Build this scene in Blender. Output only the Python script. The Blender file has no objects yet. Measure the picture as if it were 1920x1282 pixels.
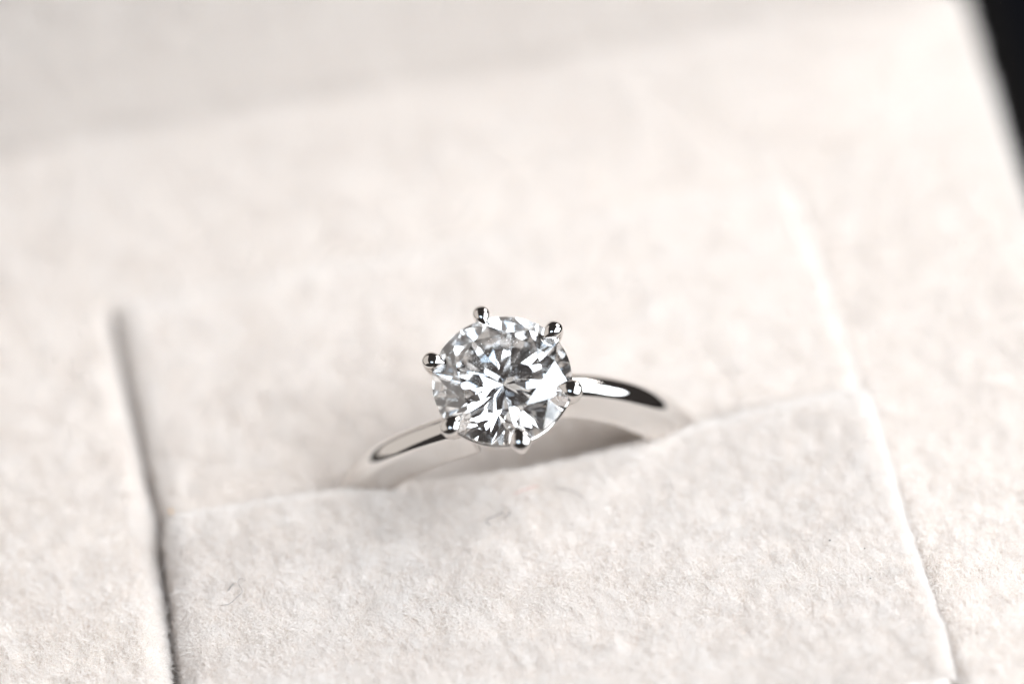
import bpy, bmesh, math, random
import numpy as np
from mathutils import Vector, Matrix
R = math.radians
random.seed(7); rng = np.random.default_rng(7)
sc = bpy.context.scene
C = sc.collection
# one Blender unit is one centimetre
sc.unit_settings.system = 'METRIC'; sc.unit_settings.scale_length = 0.01

# ------------------------------------------------------------------ camera
cd = bpy.data.cameras.new('camera'); cam = bpy.data.objects.new('camera', cd); C.objects.link(cam)
rgt = Vector((0.98128276, -0.18248861, -0.06149840)); upv = Vector((0.17649230, 0.72449759, 0.66629852)); bck = Vector((-0.07703645, -0.66468124, 0.74314483))
m = Matrix((rgt, upv, bck)).transposed().to_4x4()
m.translation = Vector((-1.26550934, -11.42768826, 13.60642733))
cam.matrix_world = m
cd.sensor_width = 36.0; cd.lens = 120.154
cd.clip_start = 0.5; cd.clip_end = 400
cd.dof.use_dof = True; cd.dof.focus_distance = 17.10; cd.dof.aperture_fstop = 0.088
cd.dof.aperture_blades = 0
sc.camera = cam

# ------------------------------------------------------------------ world and lamps (studio: dark room, one big softbox from the right)
w = bpy.data.worlds.new('World'); sc.world = w; w.use_nodes = True
bg = w.node_tree.nodes['Background']; bg.inputs[0].default_value = (1.0, 0.90, 0.87, 1); bg.inputs[1].default_value = 0.048
def softbox(name, az, el, dist, hw, hh, radiance, col, roll=0):
    """rectangular lamp seen from the ring at the given azimuth, elevation and half angles"""
    ld = bpy.data.lights.new(name, 'AREA'); ld.shape = 'RECTANGLE'; ld.size = 2*dist*math.tan(R(hw)); ld.size_y = 2*dist*math.tan(R(hh))
    ld.energy = radiance*math.pi*ld.size*ld.size_y; ld.color = col
    o = bpy.data.objects.new(name, ld); C.objects.link(o)
    a, e = R(az), R(el); f = Vector((math.cos(e)*math.cos(a), math.cos(e)*math.sin(a), math.sin(e)))
    h = Vector((-math.sin(a), math.cos(a), 0)); v = f.cross(h); c_, s_ = math.cos(R(roll)), math.sin(R(roll)); h, v = h*c_+v*s_, v*c_-h*s_
    m = Matrix((h, v, f)).transposed().to_4x4(); m.translation = f*dist; o.matrix_world = m
    return o
softbox('softbox_key', -26, 46, 34, 23, 25, 9.6, (0.84, 0.912, 0.98), 12)
softbox('softbox_strip', 38, 44, 34, 8, 11, 9.5, (1.0, 0.99, 0.98))
softbox('softbox_fill', 165, 31, 40, 34, 30, 0.8, (1.0, 0.95, 0.90))
softbox('window_light', -125, 68, 36, 7, 5, 6.0, (0.62, 0.80, 1.0))
sc.view_settings.view_transform = 'Standard'; sc.view_settings.look = 'None'
sc.view_settings.exposure = 0.0; sc.view_settings.gamma = 1.0
cy = sc.cycles
cy.max_bounces = 32; cy.transmission_bounces = 32; cy.glossy_bounces = 12; cy.diffuse_bounces = 10; cy.transparent_max_bounces = 16
cy.caustics_reflective = True; cy.caustics_refractive = True
cy.sample_clamp_indirect = 30; cy.blur_glossy = 0.0
cy.use_denoising = True
try: cy.denoiser = 'OPENIMAGEDENOISE'
except Exception: pass
try: sc.cycles_curves.shape = 'RIBBONS'
except Exception: pass

# ------------------------------------------------------------------ materials
def mat(name):
    m = bpy.data.materials.new(name); m.use_nodes = True
    nt = m.node_tree; nt.nodes.clear(); out = nt.nodes.new('ShaderNodeOutputMaterial')
    return m, nt, out
def principled(name, col, rough, metal=0.0, spec=0.5, **kw):
    m, nt, out = mat(name); p = nt.nodes.new('ShaderNodeBsdfPrincipled')
    p.inputs['Base Color'].default_value = (*col, 1); p.inputs['Roughness'].default_value = rough
    p.inputs['Metallic'].default_value = metal; p.inputs['Specular IOR Level'].default_value = spec
    for k, v in kw.items(): p.inputs[k].default_value = v
    nt.links.new(p.outputs[0], out.inputs[0]); return m, nt, p
def noise_col(nt, p, c1, c2, scale, detail=4, sock='Base Color'):
    tc = nt.nodes.new('ShaderNodeTexCoord'); n = nt.nodes.new('ShaderNodeTexNoise'); n.inputs['Scale'].default_value = scale; n.inputs['Detail'].default_value = detail
    r = nt.nodes.new('ShaderNodeValToRGB'); r.color_ramp.elements[0].position = .35; r.color_ramp.elements[1].position = .65
    r.color_ramp.elements[0].color = (*c1, 1); r.color_ramp.elements[1].color = (*c2, 1)
    nt.links.new(tc.outputs['Object'], n.inputs['Vector']); nt.links.new(n.outputs['Fac'], r.inputs[0]); nt.links.new(r.outputs[0], p.inputs[sock])
    return n
M_cloth, nt, p = principled('velvet_backing', (.62, .53, .46), .95, spec=.1)
n = noise_col(nt, p, (.74, .68, .63), (.81, .76, .71), 14)
def fibre_mat(name, col, tr=.35):
    m, nt, out = mat(name)
    hi = nt.nodes.new('ShaderNodeHairInfo')
    ad = nt.nodes.new('ShaderNodeMath'); ad.operation = 'MULTIPLY_ADD'; ad.inputs[1].default_value = .25
    nt.links.new(hi.outputs['Random'], ad.inputs[0]); nt.links.new(hi.outputs['Intercept'], ad.inputs[2])
    rp = nt.nodes.new('ShaderNodeValToRGB')         # warm shade between tufts put into the colour: tan roots, near-white tips
    rp.color_ramp.elements[0].color = (.915, .868, .83, 1); rp.color_ramp.elements[1].color = (*col, 1); rp.color_ramp.elements[1].position = .75
    nt.links.new(ad.outputs[0], rp.inputs[0])
    d = nt.nodes.new('ShaderNodeBsdfDiffuse'); t = nt.nodes.new('ShaderNodeBsdfTranslucent'); mx = nt.nodes.new('ShaderNodeMixShader')
    mx.inputs[0].default_value = tr
    nt.links.new(rp.outputs[0], d.inputs[0]); nt.links.new(rp.outputs[0], t.inputs[0])
    nt.links.new(d.outputs[0], mx.inputs[1]); nt.links.new(t.outputs[0], mx.inputs[2]); nt.links.new(mx.outputs[0], out.inputs[0])
    return m
M_fibre = fibre_mat('velvet_fibre', (.94, .917, .896), .5)
M_metal, nt, p = principled('polished_platinum', (.69, .657, .63), .035, 1.0)
tc = nt.nodes.new('ShaderNodeTexCoord'); nz = nt.nodes.new('ShaderNodeTexNoise'); nz.inputs['Scale'].default_value = 30; nz.inputs['Detail'].default_value = 5
mr = nt.nodes.new('ShaderNodeMapRange'); mr.inputs['To Min'].default_value = .02; mr.inputs['To Max'].default_value = .065
nt.links.new(tc.outputs['Object'], nz.inputs['Vector']); nt.links.new(nz.outputs['Fac'], mr.inputs['Value']); nt.links.new(mr.outputs[0], p.inputs['Roughness'])
# diamond
M_gem, nt, out = mat('diamond_crystal')
g = nt.nodes.new('ShaderNodeBsdfGlass'); g.inputs['Roughness'].default_value = 0.0
g.inputs['Color'].default_value = (1, 1, 1, 1); g.inputs['IOR'].default_value = 2.418
nt.links.new(g.outputs[0], out.inputs[0])
M_leather, nt, p = principled('dark_leatherette', (.004, .0035, .003), .8, spec=.03)
nz = noise_col(nt, p, (.003, .0027, .0025), (.006, .005, .0045), 40)
bp = nt.nodes.new('ShaderNodeBump'); bp.inputs['Strength'].default_value = .4; bp.inputs['Distance'].default_value = .02
nt.links.new(nz.outputs['Fac'], bp.inputs['Height']); nt.links.new(bp.outputs[0], p.inputs['Normal'])
M_black, nt, p = principled('black_table_cloth', (.004, .004, .005), 1.0, spec=.0)
noise_col(nt, p, (.003, .003, .004), (.006, .006, .007), 20)
M_dust, _, _ = principled('white_dust', (.85, .85, .85), .8)
M_lint, _, _ = principled('dark_lint', (.03, .028, .035), .7)
M_lintg, _, _ = principled('grey_lint', (.28, .25, .24), .7)
M_lintp, _, _ = principled('pink_lint', (.80, .42, .36), .7)
M_crumb, _, _ = principled('amber_crumb', (.75, .50, .28), .4)

# ------------------------------------------------------------------ helpers
def link(o, parent=None):
    C.objects.link(o)
    if parent is not None: o.parent = parent
    return o
def tag(o, label=None, cat=None, group=None, kind=None):
    if label: o['label'] = label
    if cat: o['category'] = cat
    if group: o['group'] = group
    if kind: o['kind'] = kind
    return o
def empty(name, loc=(0, 0, 0)):
    o = bpy.data.objects.new(name, None); o.empty_display_size = .2; o.location = loc; return link(o)
def mesh(name, V, F, material, parent=None, smooth=True):
    me = bpy.data.meshes.new(name); me.from_pydata([tuple(map(float, v)) for v in V], [], [tuple(map(int, f)) for f in F])
    me.validate(); me.materials.append(material)
    if smooth: me.polygons.foreach_set('use_smooth', [True] * len(me.polygons))
    me.update(); return link(bpy.data.objects.new(name, me), parent)
def bm_obj(name, bm, material, parent=None, smooth=False):
    bmesh.ops.recalc_face_normals(bm, faces=bm.faces)
    me = bpy.data.meshes.new(name); bm.to_mesh(me); bm.free(); me.materials.append(material)
    if smooth: me.polygons.foreach_set('use_smooth', [True] * len(me.polygons))
    return link(bpy.data.objects.new(name, me), parent)
def catmull(pts, n):
    P = np.array(pts, float); P = np.vstack([2*P[0]-P[1], P, 2*P[-1]-P[-2]]); out = []
    for i in range(1, len(P)-2):
        for t in np.linspace(0, 1, n, endpoint=False):
            a, b, c, d = P[i-1:i+3]
            out.append(.5*((2*b)+(-a+c)*t+(2*a-5*b+4*c-d)*t*t+(-a+3*b-3*c+d)*t**3))
    out.append(P[-2]); return np.array(out)
def tube(path, radii, seg=12, closed=False):
    """tube with round tapered ends; path Nx3, radii N"""
    P = np.array(path, float); N = len(P); V = []; F = []
    T = np.gradient(P, axis=0); T /= np.linalg.norm(T, axis=1)[:, None]
    ref = np.array([0, 0, 1.]) if abs(T[0][2]) < .9 else np.array([1., 0, 0])
    x = np.cross(T[0], ref); x /= np.linalg.norm(x)
    for i in range(N):
        x = x - T[i]*np.dot(x, T[i]); x /= np.linalg.norm(x); y = np.cross(T[i], x)
        for k in range(seg):
            a = 2*math.pi*k/seg; V.append(P[i] + radii[i]*(math.cos(a)*x + math.sin(a)*y))
    for i in range(N-1):
        for k in range(seg):
            a, b = i*seg+k, i*seg+(k+1) % seg; F.append((a, b, b+seg, a+seg))
    V.append(P[0]); V.append(P[-1]); s, e = len(V)-2, len(V)-1
    for k in range(seg):
        F.append((s, (k+1) % seg, k)); F.append((e, (N-1)*seg+k, (N-1)*seg+(k+1) % seg))
    return V, F
def lattice(seed):
    g = np.random.default_rng(seed).random((256, 256))
    def f(x, y):
        xi = np.floor(x).astype(int); yi = np.floor(y).astype(int); fx = x-xi; fy = y-yi
        fx = fx*fx*(3-2*fx); fy = fy*fy*(3-2*fy)
        a = g[xi % 256, yi % 256]; b = g[(xi+1) % 256, yi % 256]; c = g[xi % 256, (yi+1) % 256]; d = g[(xi+1) % 256, (yi+1) % 256]
        return (a*(1-fx)+b*fx)*(1-fy)+(c*(1-fx)+d*fx)*fy - .5
    return f
NA, NB, NC, ND = lattice(1), lattice(2), lattice(3), lattice(4)

# ------------------------------------------------------------------ velvet pile: short fibres grown on a mesh, leaning in tufts
def pile(parent, density, length, radius, box=None, seed=1, lean=(0.1, -0.25), holder=None, clump=.4):
    me = parent.data; r = np.random.default_rng(seed)
    nv = len(me.vertices); co = np.empty(nv*3); me.vertices.foreach_get('co', co); co = co.reshape(-1, 3)
    no = np.empty(nv*3); me.vertices.foreach_get('normal', no); no = no.reshape(-1, 3)
    me.calc_loop_triangles(); nt_ = len(me.loop_triangles); tri = np.empty(nt_*3, dtype=np.int32); me.loop_triangles.foreach_get('vertices', tri); tri = tri.reshape(-1, 3)
    a, b, c = co[tri[:, 0]], co[tri[:, 1]], co[tri[:, 2]]
    area = np.linalg.norm(np.cross(b-a, c-a), axis=1)/2
    cen = (a+b+c)/3
    if box is not None:
        x0, x1, y0, y1, z0 = box
        area = area*((cen[:, 0] > x0) & (cen[:, 0] < x1) & (cen[:, 1] > y0) & (cen[:, 1] < y1) & (cen[:, 2] > z0) & ((cen[:, 2] > -.24) | (np.abs(cen[:, 0]) < 1.75)))
    N = int(area.sum()*density); idx = r.choice(nt_, N, p=area/area.sum())
    u, v = r.random(N), r.random(N); s = u+v > 1; u[s] = 1-u[s]; v[s] = 1-v[s]; wgt = np.stack([1-u-v, u, v], 1)
    T = tri[idx]; P = (co[T]*wgt[:, :, None]).sum(1); Nn = (no[T]*wgt[:, :, None]).sum(1); Nn /= np.linalg.norm(Nn, axis=1)[:, None]
    # lean field from smooth noise, two scales
    q = P[:, 0]+.35*P[:, 2]; t = P[:, 1]-.6*P[:, 2]
    lx = .4*NA(q*5, t*5)+1.0*NB(q*13, t*13)+.6*NC(q*26, t*26)
    ly = .4*NB(q*5+40, t*5)+1.0*NC(q*13+40, t*13)+.6*NA(q*26+9, t*26+70)
    lf = np.stack([lean[0]+clump*lx, lean[1]+clump*ly, np.zeros(N)], 1)
    lf += r.normal(0, .22, (N, 3))
    lf -= Nn*(lf*Nn).sum(1)[:, None]
    ln = length*np.clip(1+.25*NC(q*13+5, t*13)+.35*ND(q*31, t*31), .3, 2)*r.uniform(.65, 1.2, N)*np.where(r.random(N) < .03, 1.6, 1)
    K = 4
    s = np.linspace(0, 1, K)
    curl = r.normal(0, .10, (N, 3))
    pts = P[:, None, :] - Nn[:, None, :]*.006 + ln[:, None, None]*(Nn[:, None, :]*(s-.22*s**2)[None, :, None]*.85 + lf[:, None, :]*(s**1.6)[None, :, None] + curl[:, None, :]*(s*s)[None, :, None])
    hc = bpy.data.hair_curves.new('velvet_pile'); hc.add_curves([K]*N)
    hc.attributes['position'].data.foreach_set('vector', pts.astype(np.float32).ravel())
    rad = hc.attributes.get('radius') or hc.attributes.new('radius', 'FLOAT', 'POINT')
    rr = radius*r.uniform(.75, 1.25, N)[:, None]*np.array([1, .95, .8, .35])[None, :]
    rad.data.foreach_set('value', rr.astype(np.float32).ravel())
    hc.materials.append(M_fibre)
    o = bpy.data.objects.new('velvet_pile', hc); link(o, holder or parent); o['kind'] = 'stuff'
    return o

# ------------------------------------------------------------------ black table
T = 60
mesh('table_top', [(-T, -T, -3.3), (T, -T, -3.3), (T, T, -3.3), (-T, T, -3.3)], [(0, 1, 2, 3)], M_black)
tag(bpy.data.objects['table_top'], kind='structure')

# ------------------------------------------------------------------ ring box: shell, lining with a square well, lid
PAD = -0.035                      # height of the lining around the cushion
BX0, BX1, BY0, BY1 = -3.23, 3.14, -3.75, 2.95
box = tag(empty('ring_box', (0, -.4, -3.29)), 'open ring box lined with cream velvet, dark outside, holding the cushion', 'ring box')
off = Vector((0, .4, 3.29))      # world point -> local of the box
def to_local(o): o.location = off
def rounded_rect(x0, x1, y0, y1, r, n=6):
    out = []
    for cx, cy_, a0 in ((x1-r, y1-r, 0), (x0+r, y1-r, 90), (x0+r, y0+r, 180), (x1-r, y0+r, 270)):
        for k in range(n+1):
            a = R(a0+90*k/n); out.append((cx+r*math.cos(a), cy_+r*math.sin(a)))
    return out
def loft(loops, close_first=False, close_last=False):
    V = []; F = []; n = len(loops[0])
    for L in loops: V += list(L)
    for i in range(len(loops)-1):
        for k in range(n):
            F.append((i*n+k, i*n+(k+1) % n, (i+1)*n+(k+1) % n, (i+1)*n+k))
    if close_first: F.append(tuple(range(n))[::-1])
    if close_last: F.append(tuple((len(loops)-1)*n+k for k in range(n)))
    return V, F
def warp(V):
    # the box is not perfectly square: right wall splays a little, the well's left edge is bowed
    out = []
    for x, y, z in V:
        cl = lambda t: max(0, min(1, t))
        if x > 1.9: x += .072*(y-2.0)*cl((x-1.9)/1.3)
        if x < -1.5: x -= (.052*max(y, 0)+.03*max(-y, 0))*cl((x+3.2)/1.2)
        out.append((x, y, z))
    return out
def ring_at(ins, z, r=.10):
    return [(x, y, z) for x, y in rounded_rect(BX0-ins, BX1+ins, BY0-ins, BY1+ins, r)]
V, F = loft([ring_at(.02, PAD-.18), ring_at(.03, PAD-.12), ring_at(.07, PAD-.085), ring_at(.19, PAD-.085), ring_at(.235, PAD-.11), ring_at(.25, PAD-.17), ring_at(.25, -3.2), ring_at(.2, -3.29), ring_at(.02, -3.29)], close_last=True)
sh = mesh('shell', warp(V), F, M_leather, box); to_local(sh)
# lining: gridded sheet with a square well, built as strips around the well
WX0, WX1, WY0, WY1 = -1.912, 1.873, -2.0, 1.553
def lining_mesh():
    def rr(x0, x1, y0, y1, r, z, n):  # rectangle sampled evenly, small corner radius
        P = []
        cs = [(x1-r, y1-r, 0), (x0+r, y1-r, 90), (x0+r, y0+r, 180), (x1-r, y0+r, 270)]
        for i, (cx, cy_, a0) in enumerate(cs):
            for k in range(5):
                a = R(a0+90*k/4); P.append((cx+r*math.cos(a), cy_+r*math.sin(a), z))
            nx, ny, na = cs[(i+1) % 4]
            e = P[-1]; f = (nx+r*math.cos(R(na)), ny+r*math.sin(R(na)), z)
            for k in range(1, n): P.append(tuple(e[j]+(f[j]-e[j])*k/n for j in range(3)))
        return P
    loops = [rr(WX0, WX1, WY0, WY1, .05, -1.2, 24), rr(WX0, WX1, WY0, WY1, .05, PAD-.16, 24)]
    for k in range(6):
        a = R(15+75*k/5); rad = .09
        d = rad*(1-math.cos(a)); z = PAD-rad+rad*math.sin(a)
        loops.append(rr(WX0-d, WX1+d, WY0-d, WY1+d, .05+d, z, 24))
    for k in range(1, 9):
        f = k/8*.955
        d0 = .09; lerp = lambda a, b: a+(b-a)*f
        loops.append(rr(lerp(WX0-d0, BX0), lerp(WX1+d0, BX1), lerp(WY0-d0, BY0), lerp(WY1+d0, BY1), .15-.07*f, PAD, 24))
    for d, z in ((.0, PAD-.03), (-.02, PAD-.3)): loops.append(rr(BX0-d*0, BX1, BY0, BY1, .08, z, 24))
    return loft(loops)
V, F = lining_mesh()
V = [(x, y, z + .012*math.sin(x*2.1+y*1.3)*max(0, min(1, 5*(abs(z-PAD) < .01)))) for x, y, z in V]
lining = mesh('lining', warp(V), [f[::-1] for f in F], M_cloth, box); to_local(lining)
pl = pile(lining, 32000, .052, .0015, box=(-3.4, 3.4, -3.0, 3.1, -.6), seed=3, lean=(.05, -.2))
# lid, hinged along the back edge and opened a little past upright
LH = 2.6; ang = R(14)
def lid_pt(x, h, d):             # h up the lid, d forwards out of its lining
    return (x, BY1+.03+h*math.sin(ang)-d*math.cos(ang), PAD-.02+h*math.cos(ang)+d*math.sin(ang))
def lid_loop(ins, d, r=.3):
    return [lid_pt(x, h, d) for x, h in rounded_rect(BX0-ins, BX1+.07+ins, -.10-ins*.2, LH+ins, r)]
V, F = loft([lid_loop(-.05, .06), lid_loop(.02, .06), lid_loop(.2, .06), lid_loop(.25, .0), lid_loop(.25, -1.0), lid_loop(.15, -1.1), lid_loop(-.1, -1.1)], close_last=True)
lid = mesh('lid', V, F, M_leather, box); to_local(lid)
V = []; F = []; nx, nh = 40, 18
for j in range(nh+1):
    for i in range(nx+1):
        fx, fh = i/nx, j/nh; e = min(fx, 1-fx)*6.5; eh = min(fh+.02, 1-fh)*2.6
        V.append(lid_pt(BX0+.02+(BX1+.07-BX0-.04)*fx, -.06+(LH+.02)*fh, .10-.09*math.exp(-e/.08)-.06*math.exp(-eh/.06)))
for j in range(nh):
    for i in range(nx):
        a = j*(nx+1)+i; F.append((a, a+1, a+nx+2, a+nx+1))
ll = mesh('lid_lining', V, F, M_cloth, lid)
pile(ll, 20000, .05, .0016, seed=5, lean=(.1, 0), holder=lid, clump=.05)

# ------------------------------------------------------------------ ring cushion: two velvet lobes with the slot between them
cush = tag(empty('ring_cushion', (0, -.2, -1.2)), 'square cream velvet cushion split by a slot that grips the ring', 'cushion')
coff = Vector((0, .2, 1.2))
def lobe(xs, yrear, yfront, RX, rrear, rfront, depth, zfun, nx=96, ny=56, flip=False):
    """height field with rounded rims; every argument may depend on x"""
    V = []; F = []
    us = np.concatenate([np.linspace(0, .1, 14)[:-1], np.linspace(.1, .9, nx-26), np.linspace(.9, 1, 14)[1:]]); vs = np.concatenate([np.linspace(0, .14, 12)[:-1], np.linspace(.14, .6, ny-30), np.linspace(.6, 1, 20)[1:]])
    for v in vs:
        for u in us:
            x0 = xs[0](v); x1 = xs[1](v); x = x0+(x1-x0)*u; yr, yf = yrear(x), yfront(x); y = yr+(yf-yr)*v
            dxl, dxr, dyr, dyf = x-x0, x1-x, yr-y, y-yf
            rx = RX[0] if dxl < dxr else RX[1]; a = max(0, 1-dxl/rx) if dxl < dxr else -max(0, 1-dxr/rx)
            R1, R2 = rrear(x), rfront(x)
            b1 = max(0, 1-dyr/R1[0]); b2 = max(0, 1-dyf/R2[0])
            n = math.hypot(abs(a), max(b1, b2)); k = 1.0
            if n > 1:
                k = 1/n; sgn = 1 if a > 0 else -1
                x += sgn*abs(a)*(1-k)*rx
                y += (-b1*(1-k)*R1[0] if b1 > b2 else b2*(1-k)*R2[0])
                n = 1
            rz = rx*abs(a)/(abs(a)+b1+b2+1e-9)+R1[1]*b1/(abs(a)+b1+b2+1e-9)+R2[1]*b2/(abs(a)+b1+b2+1e-9)
            V.append((x, y, zfun(x, y)-rz*(1-math.sqrt(max(0, 1-n*n)))))
    NU, NV = len(us), len(vs)
    for j in range(NV-1):
        for i in range(NU-1):
            q = j*NU+i; F.append((q, q+NU, q+NU+1, q+1))
    rim = [i for i in range(NU)]+[j*NU+NU-1 for j in range(1, NV)]+[(NV-1)*NU+i for i in range(NU-2, -1, -1)]+[j*NU for j in range(NV-2, 0, -1)]
    last = rim
    for zz in (.07, .2, .45, depth):
        base = len(V)
        fl = 1+{.07: 0, .2: .012, .45: .05}.get(zz, .05)
        for k in rim: V.append((V[k][0]*(fl if abs(V[k][0]) > 1.7 else 1), V[k][1], min(V[k][2]-.02, -zz) if zz < depth else -depth))
        nr = len(rim)
        for k in range(nr): F.append((last[k], last[(k+1) % nr], base+(k+1) % nr, base+k))
        last = list(range(base, base+nr))
    F.append(tuple(last))
    return V, F
bell = lambda x, c, s: math.exp(-((x-c)/s)**2)
# rear lobe dips down into the slot round the ring
rear_V = lobe((lambda v: -1.905+.080*v, lambda v: 1.868), lambda x: 1.54, lambda x: -.05+.16*bell(x, 0, 1.05),
              (.12, .06), lambda x: (.10, .08), lambda x: (.14+.60*bell(x, -.28, .85), .08+.72*bell(x, -.35, .72)), 1.15,
              lambda x, y: .015*math.sin(1.3*x+.4))
o = mesh('cushion_lobe', *rear_V, M_cloth, cush); o.location = coff; tag(o, 'velvet lobe behind the ring, sloping into the slot'); rear_o = o
front_z = lambda x, y: .012*math.sin(1.1*x-.3*y)+.085*math.exp(-((y+.2)/.34)**2)
front_V = lobe((lambda v: -1.822-.055*v, lambda v: 1.866), lambda x: -.06-.135*bell(x, .12, .95), lambda x: -1.97,
               (.12, .06), lambda x: (.085, .11), lambda x: (.2, .18), 1.15,
               front_z)
o = mesh('cushion_lobe', *front_V, M_cloth, cush); o.location = coff; tag(o, 'velvet lobe in front of the ring, nearest the camera'); front_o = o
for o_, s_, d_, l_, r_ in ((rear_o, 11, 42000, .050, .0013), (front_o, 12, 82000, .048, .00105)):
    pile(o_, d_, l_, r_, box=(-3, 3, -1.9, 3, -.5), seed=s_, lean=(.0, -.12))

# ------------------------------------------------------------------ the ring
LEAN = R(16)
STONE = Vector((-.034, -.211, .80))
ring = tag(empty('engagement_ring'), 'platinum solitaire ring with a round brilliant diamond standing in the velvet slot', 'ring')
# local frame of the ring: x along the slot, z up the stone's axis, origin at the centre of the girdle
ring.matrix_world = Matrix.Translation(STONE) @ Matrix.Rotation(LEAN, 4, 'X') @ Matrix.Rotation(R(-4), 4, 'Y')
RO = .980; GAP = .140; ZC = -(RO+GAP)
def sm(t): t = max(0, min(1, t)); return t*t*(3-2*t)
def shank():
    # tall tapered section: narrow rounded crown, steep flanks widening to a flat inside
    c5, s5 = math.cos(R(5)), math.sin(R(5))       # the hoop stands a little more upright than the head
    half = [(0, 0), (.06, .0), (.112, .002), (.122, .012), (.120, .03), (.108, .07), (.093, .115), (.080, .148), (.073, .163), (.062, .175), (.048, .184), (.030, .191), (.014, .1945), (0, .195)]
    prof = [(-a, b) for a, b in half] + [(a, b) for a, b in half[-2:0:-1]]
    V = []; F = []; n = 220; P_ = len(prof); th0 = R(13)
    for i in range(n+1):
        th = th0+(2*math.pi-2*th0)*i/n; ths = th if th < math.pi else th-2*math.pi
        near = 1-sm((abs(math.degrees(ths))-14)/46); offy = near*(.030 if ths > 0 else -.075); sc_ = 1-.08*near
        for a_, b_ in prof:
            rad = RO-.195+b_; y_, z_ = a_*sc_+offy, ZC+rad*math.cos(th)
            V.append((rad*math.sin(th), y_*c5+z_*s5, z_*c5-y_*s5))
    for i in range(n):
        for k in range(P_):
            a, b = i*P_+k, i*P_+(k+1) % P_; F.append((a, b, b+P_, a+P_))
    F.append(tuple(range(P_))); F.append(tuple(n*P_+k for k in range(P_))[::-1])
    return V, F
V, F = shank(); sk = mesh('shank', V, F, M_metal, ring)
# setting: collar, two rails and six claws
def lathe(pts, n=64):
    V = []; F = []; m_ = len(pts)
    for i in range(n):
        a = 2*math.pi*i/n
        for r_, z_ in pts: V.append((r_*math.cos(a), r_*math.sin(a), z_))
    for i in range(n):
        for k in range(m_):
            a, b = i*m_+k, i*m_+(k+1) % m_; c, d = ((i+1) % n)*m_+k, ((i+1) % n)*m_+(k+1) % m_; F.append((a, c, d, b))
    return V, F
V, F = lathe([(.115, -.36), (.165, -.35), (.185, -.27), (.17, -.245), (.135, -.26)]); setting = mesh('setting', V, F, M_metal, ring)
CLAW0 = -86.0
def rail():
    V = []; F = []; n = 144; s = 10
    for i in range(n):
        a = 2*math.pi*i/n; d = .5+.5*math.cos(6*(a-R(CLAW0)))      # 1 at a claw
        rc = .337+.012*d; zc = -.058+.030*d
        for k in range(s):
            b = 2*math.pi*k/s; rr_ = rc+.011*math.cos(b); V.append((rr_*math.cos(a), rr_*math.sin(a), zc+.014*math.sin(b)))
    for i in range(n):
        for k in range(s):
            a, b = i*s+k, i*s+(k+1) % s; c, d = ((i+1) % n)*s+k, ((i+1) % n)*s+(k+1) % s; F.append((a, c, d, b))
    return V, F
V, F = rail(); mesh('seat_rail', V, F, M_metal, setting)
prof_path = catmull([(.145, 0, -.30), (.22, 0, -.21), (.305, 0, -.105), (.357, 0, -.040), (.372, 0, .0), (.370, 0, .022)], 6)
prad = np.interp(np.linspace(0, 5, len(prof_path)), [0, 1, 2, 3, 4, 5], [.034, .036, .038, .040, .040, .028])
def claw_mesh(w):
    Vp, Fp = tube(prof_path, prad, 16)
    # bead on top of the leg: a flattened teardrop whose point lies on the crown
    base = len(Vp); ns, sg = 18, 18; xo = .048*w; xi = .068*(.5+.5*w)
    for i in range(ns+1):
        x = -xi+(xi+xo)*(.5-.5*math.cos(math.pi*i/ns))
        if x > 0: f = math.sqrt(max(1e-4, 1-(x/(xo+.0001))**2)); si = 0
        else: si = min(.995, -x/(xi+.0005)); f = (1-si**1.7)**.95
        for k in range(sg):
            a = 2*math.pi*k/sg; zz = math.copysign(abs(math.sin(a))**.78, math.sin(a)); yy = math.copysign(abs(math.cos(a))**.78, math.cos(a))
            Vp.append((.364+x, .0455*w*f*yy, .032+.04*(w-1)+.014*si+zz*f*(.036 if zz > 0 else (.045 if x > -.008 else .012))))
    for i in range(ns):
        for k in range(sg):
            a, b = base+i*sg+k, base+i*sg+(k+1) % sg; Fp.append((a, b, b+sg, a+sg))
    Fp.append(tuple(base+k for k in range(sg))[::-1]); Fp.append(tuple(base+ns*sg+k for k in range(sg)))
    return Vp, Fp
for k, (w_, da) in enumerate(((1.20, 0), (1.14, 1.5), (1.0, -1.5), (.98, 1), (1.03, -1), (1.16, 1))):
    c = mesh('claw', *claw_mesh(w_), M_metal, setting); c.rotation_euler = (0, 0, R(CLAW0+60*k+da))

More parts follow.
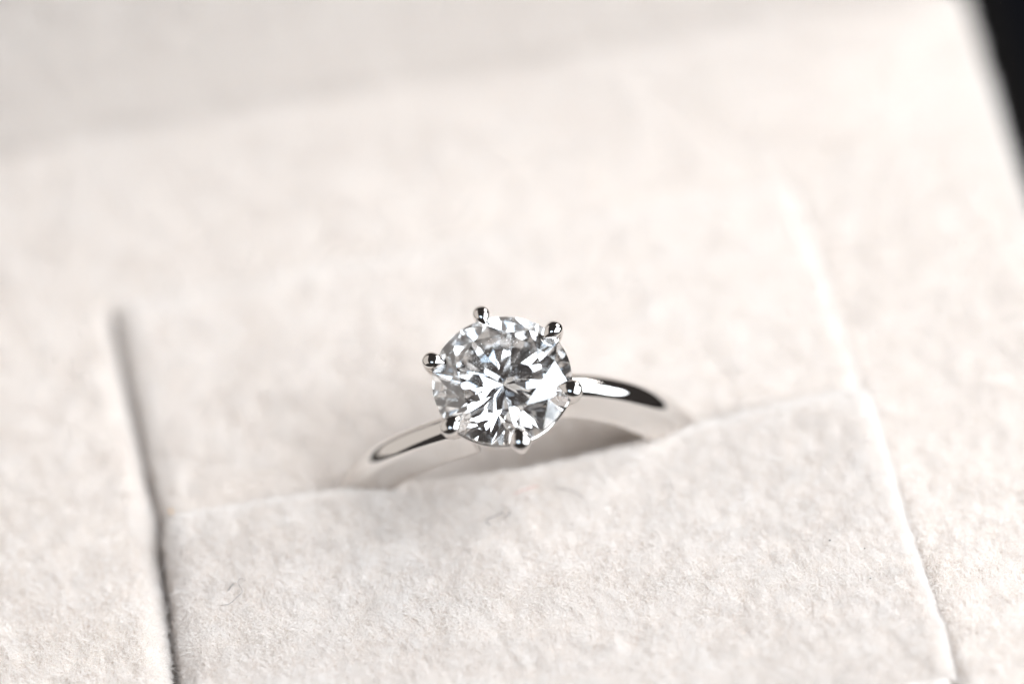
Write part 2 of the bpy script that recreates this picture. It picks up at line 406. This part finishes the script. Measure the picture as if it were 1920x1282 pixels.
# diamond: round brilliant cut from a cylinder with one plane per facet
SR = .350; ROT = 25
def brilliant():
    bm = bmesh.new(); n = 192; zt, zb = .6, -1.2
    top = [bm.verts.new((math.cos(2*math.pi*i/n), math.sin(2*math.pi*i/n), zt)) for i in range(n)]
    bot = [bm.verts.new((math.cos(2*math.pi*i/n), math.sin(2*math.pi*i/n), zb)) for i in range(n)]
    bm.faces.new(top); bm.faces.new(bot[::-1])
    for i in range(n): bm.faces.new((top[i], bot[i], bot[(i+1) % n], top[(i+1) % n]))
    def cut(p, nrm):
        r_ = bmesh.ops.bisect_plane(bm, geom=bm.verts[:]+bm.edges[:]+bm.faces[:], dist=1e-6, plane_co=p, plane_no=nrm, clear_outer=True)
        ed = [e for e in r_['geom_cut'] if isinstance(e, bmesh.types.BMEdge)]
        if ed: bmesh.ops.edgenet_fill(bm, edges=ed)
    tbl = .63; tc_ = math.tan(R(34.2)); g = .012
    ztab = g+tc_*(1-tbl)
    cut((0, 0, ztab), (0, 0, 1))
    P = lambda r_, deg, z: Vector((r_*math.cos(R(deg)), r_*math.sin(R(deg)), z))
    def plane3(a, b, c, up):
        nn = (b-a).cross(c-a).normalized()
        if nn.z*up < 0: nn = -nn
        cut(a, nn)
    tm = tbl*math.cos(R(22.5)); rs = tm+.5*(1-tm)
    zs = ztab-tc_*(rs*math.cos(R(22.5))-tbl)
    for k in range(8):
        d = 45*k
        cut(P(tbl, d, ztab), (math.sin(R(34.2))*math.cos(R(d)), math.sin(R(34.2))*math.sin(R(d)), math.cos(R(34.2))))
    for k in range(8):
        d = 45*k; plane3(P(tbl, d, ztab), P(tbl, d+45, ztab), P(rs, d+22.5, zs), 1)
        for e in (0, 45): plane3(P(rs, d+22.5, zs), P(1, d+e, g), P(1, d+22.5, g), 1)
    ap = R(40.9); tp = math.tan(ap); gb = -.022
    for k in range(8):
        d = 45*k; cut(P(1, d, gb), (math.sin(ap)*math.cos(R(d)), math.sin(ap)*math.sin(R(d)), -math.cos(ap)))
    rl = .22; zl = gb-tp*(1-rl*math.cos(R(22.5)))
    for k in range(8):
        d = 45*k
        for e in (0, 45): plane3(P(rl, d+22.5, zl), P(1, d+e, gb), P(1, d+22.5, gb), -1)
    bmesh.ops.remove_doubles(bm, verts=bm.verts, dist=1e-5)
    bmesh.ops.scale(bm, vec=(SR, SR, SR), verts=bm.verts)
    bmesh.ops.rotate(bm, cent=(0, 0, 0), matrix=Matrix.Rotation(R(ROT), 3, 'Z'), verts=bm.verts)
    return bm
gem = bm_obj('diamond', brilliant(), M_gem, ring)

# ------------------------------------------------------------------ dust on the stone
ico = bmesh.new(); bmesh.ops.create_icosphere(ico, subdivisions=1, radius=1)
iv = np.array([v.co[:] for v in ico.verts]); itf = [[v.index for v in f.verts] for f in ico.faces]; ico.free()
V = []; F = []; tabz = SR*(.012+math.tan(R(34.2))*(1-.63))
for k in range(130):
    a = random.uniform(0, 2*math.pi) if k > 80 else random.uniform(R(50), R(200)); rr_ = SR*.55*math.sqrt(random.random())
    s = random.choice((.0009, .0012, .0015, .0022)); b = len(V)
    for q in iv: V.append((rr_*math.cos(a)+q[0]*s, rr_*math.sin(a)+q[1]*s, tabz+s*.6+q[2]*s))
    F += [[b+i for i in f] for f in itf]
dust = mesh('dust', V, F, M_dust); dust.matrix_world = ring.matrix_world.copy()
tag(dust, 'fine white dust specks scattered over the flat top of the diamond', 'dust', kind='stuff')

# ------------------------------------------------------------------ lint lying on the velvet
def on_pile(x, y, z=0):
    h = front_z(x, y-.05)+.046
    return (x-.10*(h-.05), y-.877*(h-.05), h+z)
def lint(label, pts, rad, material, name='lint_fibre', cat='lint'):
    pth = catmull([on_pile(x, y, z) for x, y, z in pts], 6); base = pth.mean(0)
    V, F = tube(pth-base, np.full(len(pth), rad)*np.interp(np.linspace(0, 1, len(pth)), [0, .1, .9, 1], [.5, 1, 1, .5]), 6)
    o = mesh(name, V, F, material); o.location = base; tag(o, label, cat, 'lint on the front cushion'); return o
lint('short straight dark lint beside the curled grey thread at left', [(-1.568, -.618, 0), (-1.545, -.600, .01), (-1.528, -.575, 0)], .0022, M_lint)
lint('long curled grey lint thread at the left of the front cushion', [(-1.615, -.700, 0), (-1.570, -.710, .01), (-1.525, -.675, .01), (-1.495, -.645, .01), (-1.508, -.590, .01), (-1.490, -.560, .01), (-1.468, -.575, 0)], .0016, M_lintg)
lint('dark hooked hair lying below the diamond on the cushion', [(-.190, -.505, 0), (-.208, -.495, .005), (-.210, -.475, .01), (-.160, -.460, .012), (-.112, -.440, .005)], .0020, M_lint)
lint('tiny dark bent fibre right of the hooked hair', [(-.118, -.482, 0), (-.105, -.462, .01), (-.103, -.445, 0)], .0016, M_lint)
lint('tiny upright dark fibre farthest right beside the hooked hair', [(-.095, -.475, 0), (-.088, -.455, .01), (-.088, -.435, 0)], .0016, M_lint)
lint('straight grey hair lying right of the pink fibre', [(.178, -.345, 0), (.235, -.378, .012), (.275, -.412, .01), (.300, -.445, 0)], .0019, M_lintg)
lint('short pinkish fibre near the cushion edge below the diamond', [(-.045, -.330, 0), (.015, -.322, .01), (.09, -.305, 0)], .0018, M_lintp)
def crumb(label, x, y, s, material, z=None, name='lint_speck', cat='speck'):
    ph = random.random()*6
    V = [(q[0]*s*(1+.3*math.sin(ph+5*i)), q[1]*s*(1+.3*math.cos(ph+7*i)), q[2]*s) for i, q in enumerate(iv)]
    o = mesh(name, V, itf, material); o.location = on_pile(x, y) if z is None else (x, y, z); tag(o, label, cat); return o
crumb('tiny dark curled speck at the right of the front cushion', 1.455, -1.0, .0045, M_lint)
crumb('tiny dark round speck, right-hand one of the specks on the front cushion', 1.612, -1.09, .0035, M_lint)
crumb('tiny dark speck nearest the camera on the right of the front cushion', 1.592, -1.28, .0040, M_lint)
crumb('minute amber crumb at the left end of the slot', -1.79, -.02, .012, M_crumb, z=.03, name='crumb', cat='crumb')
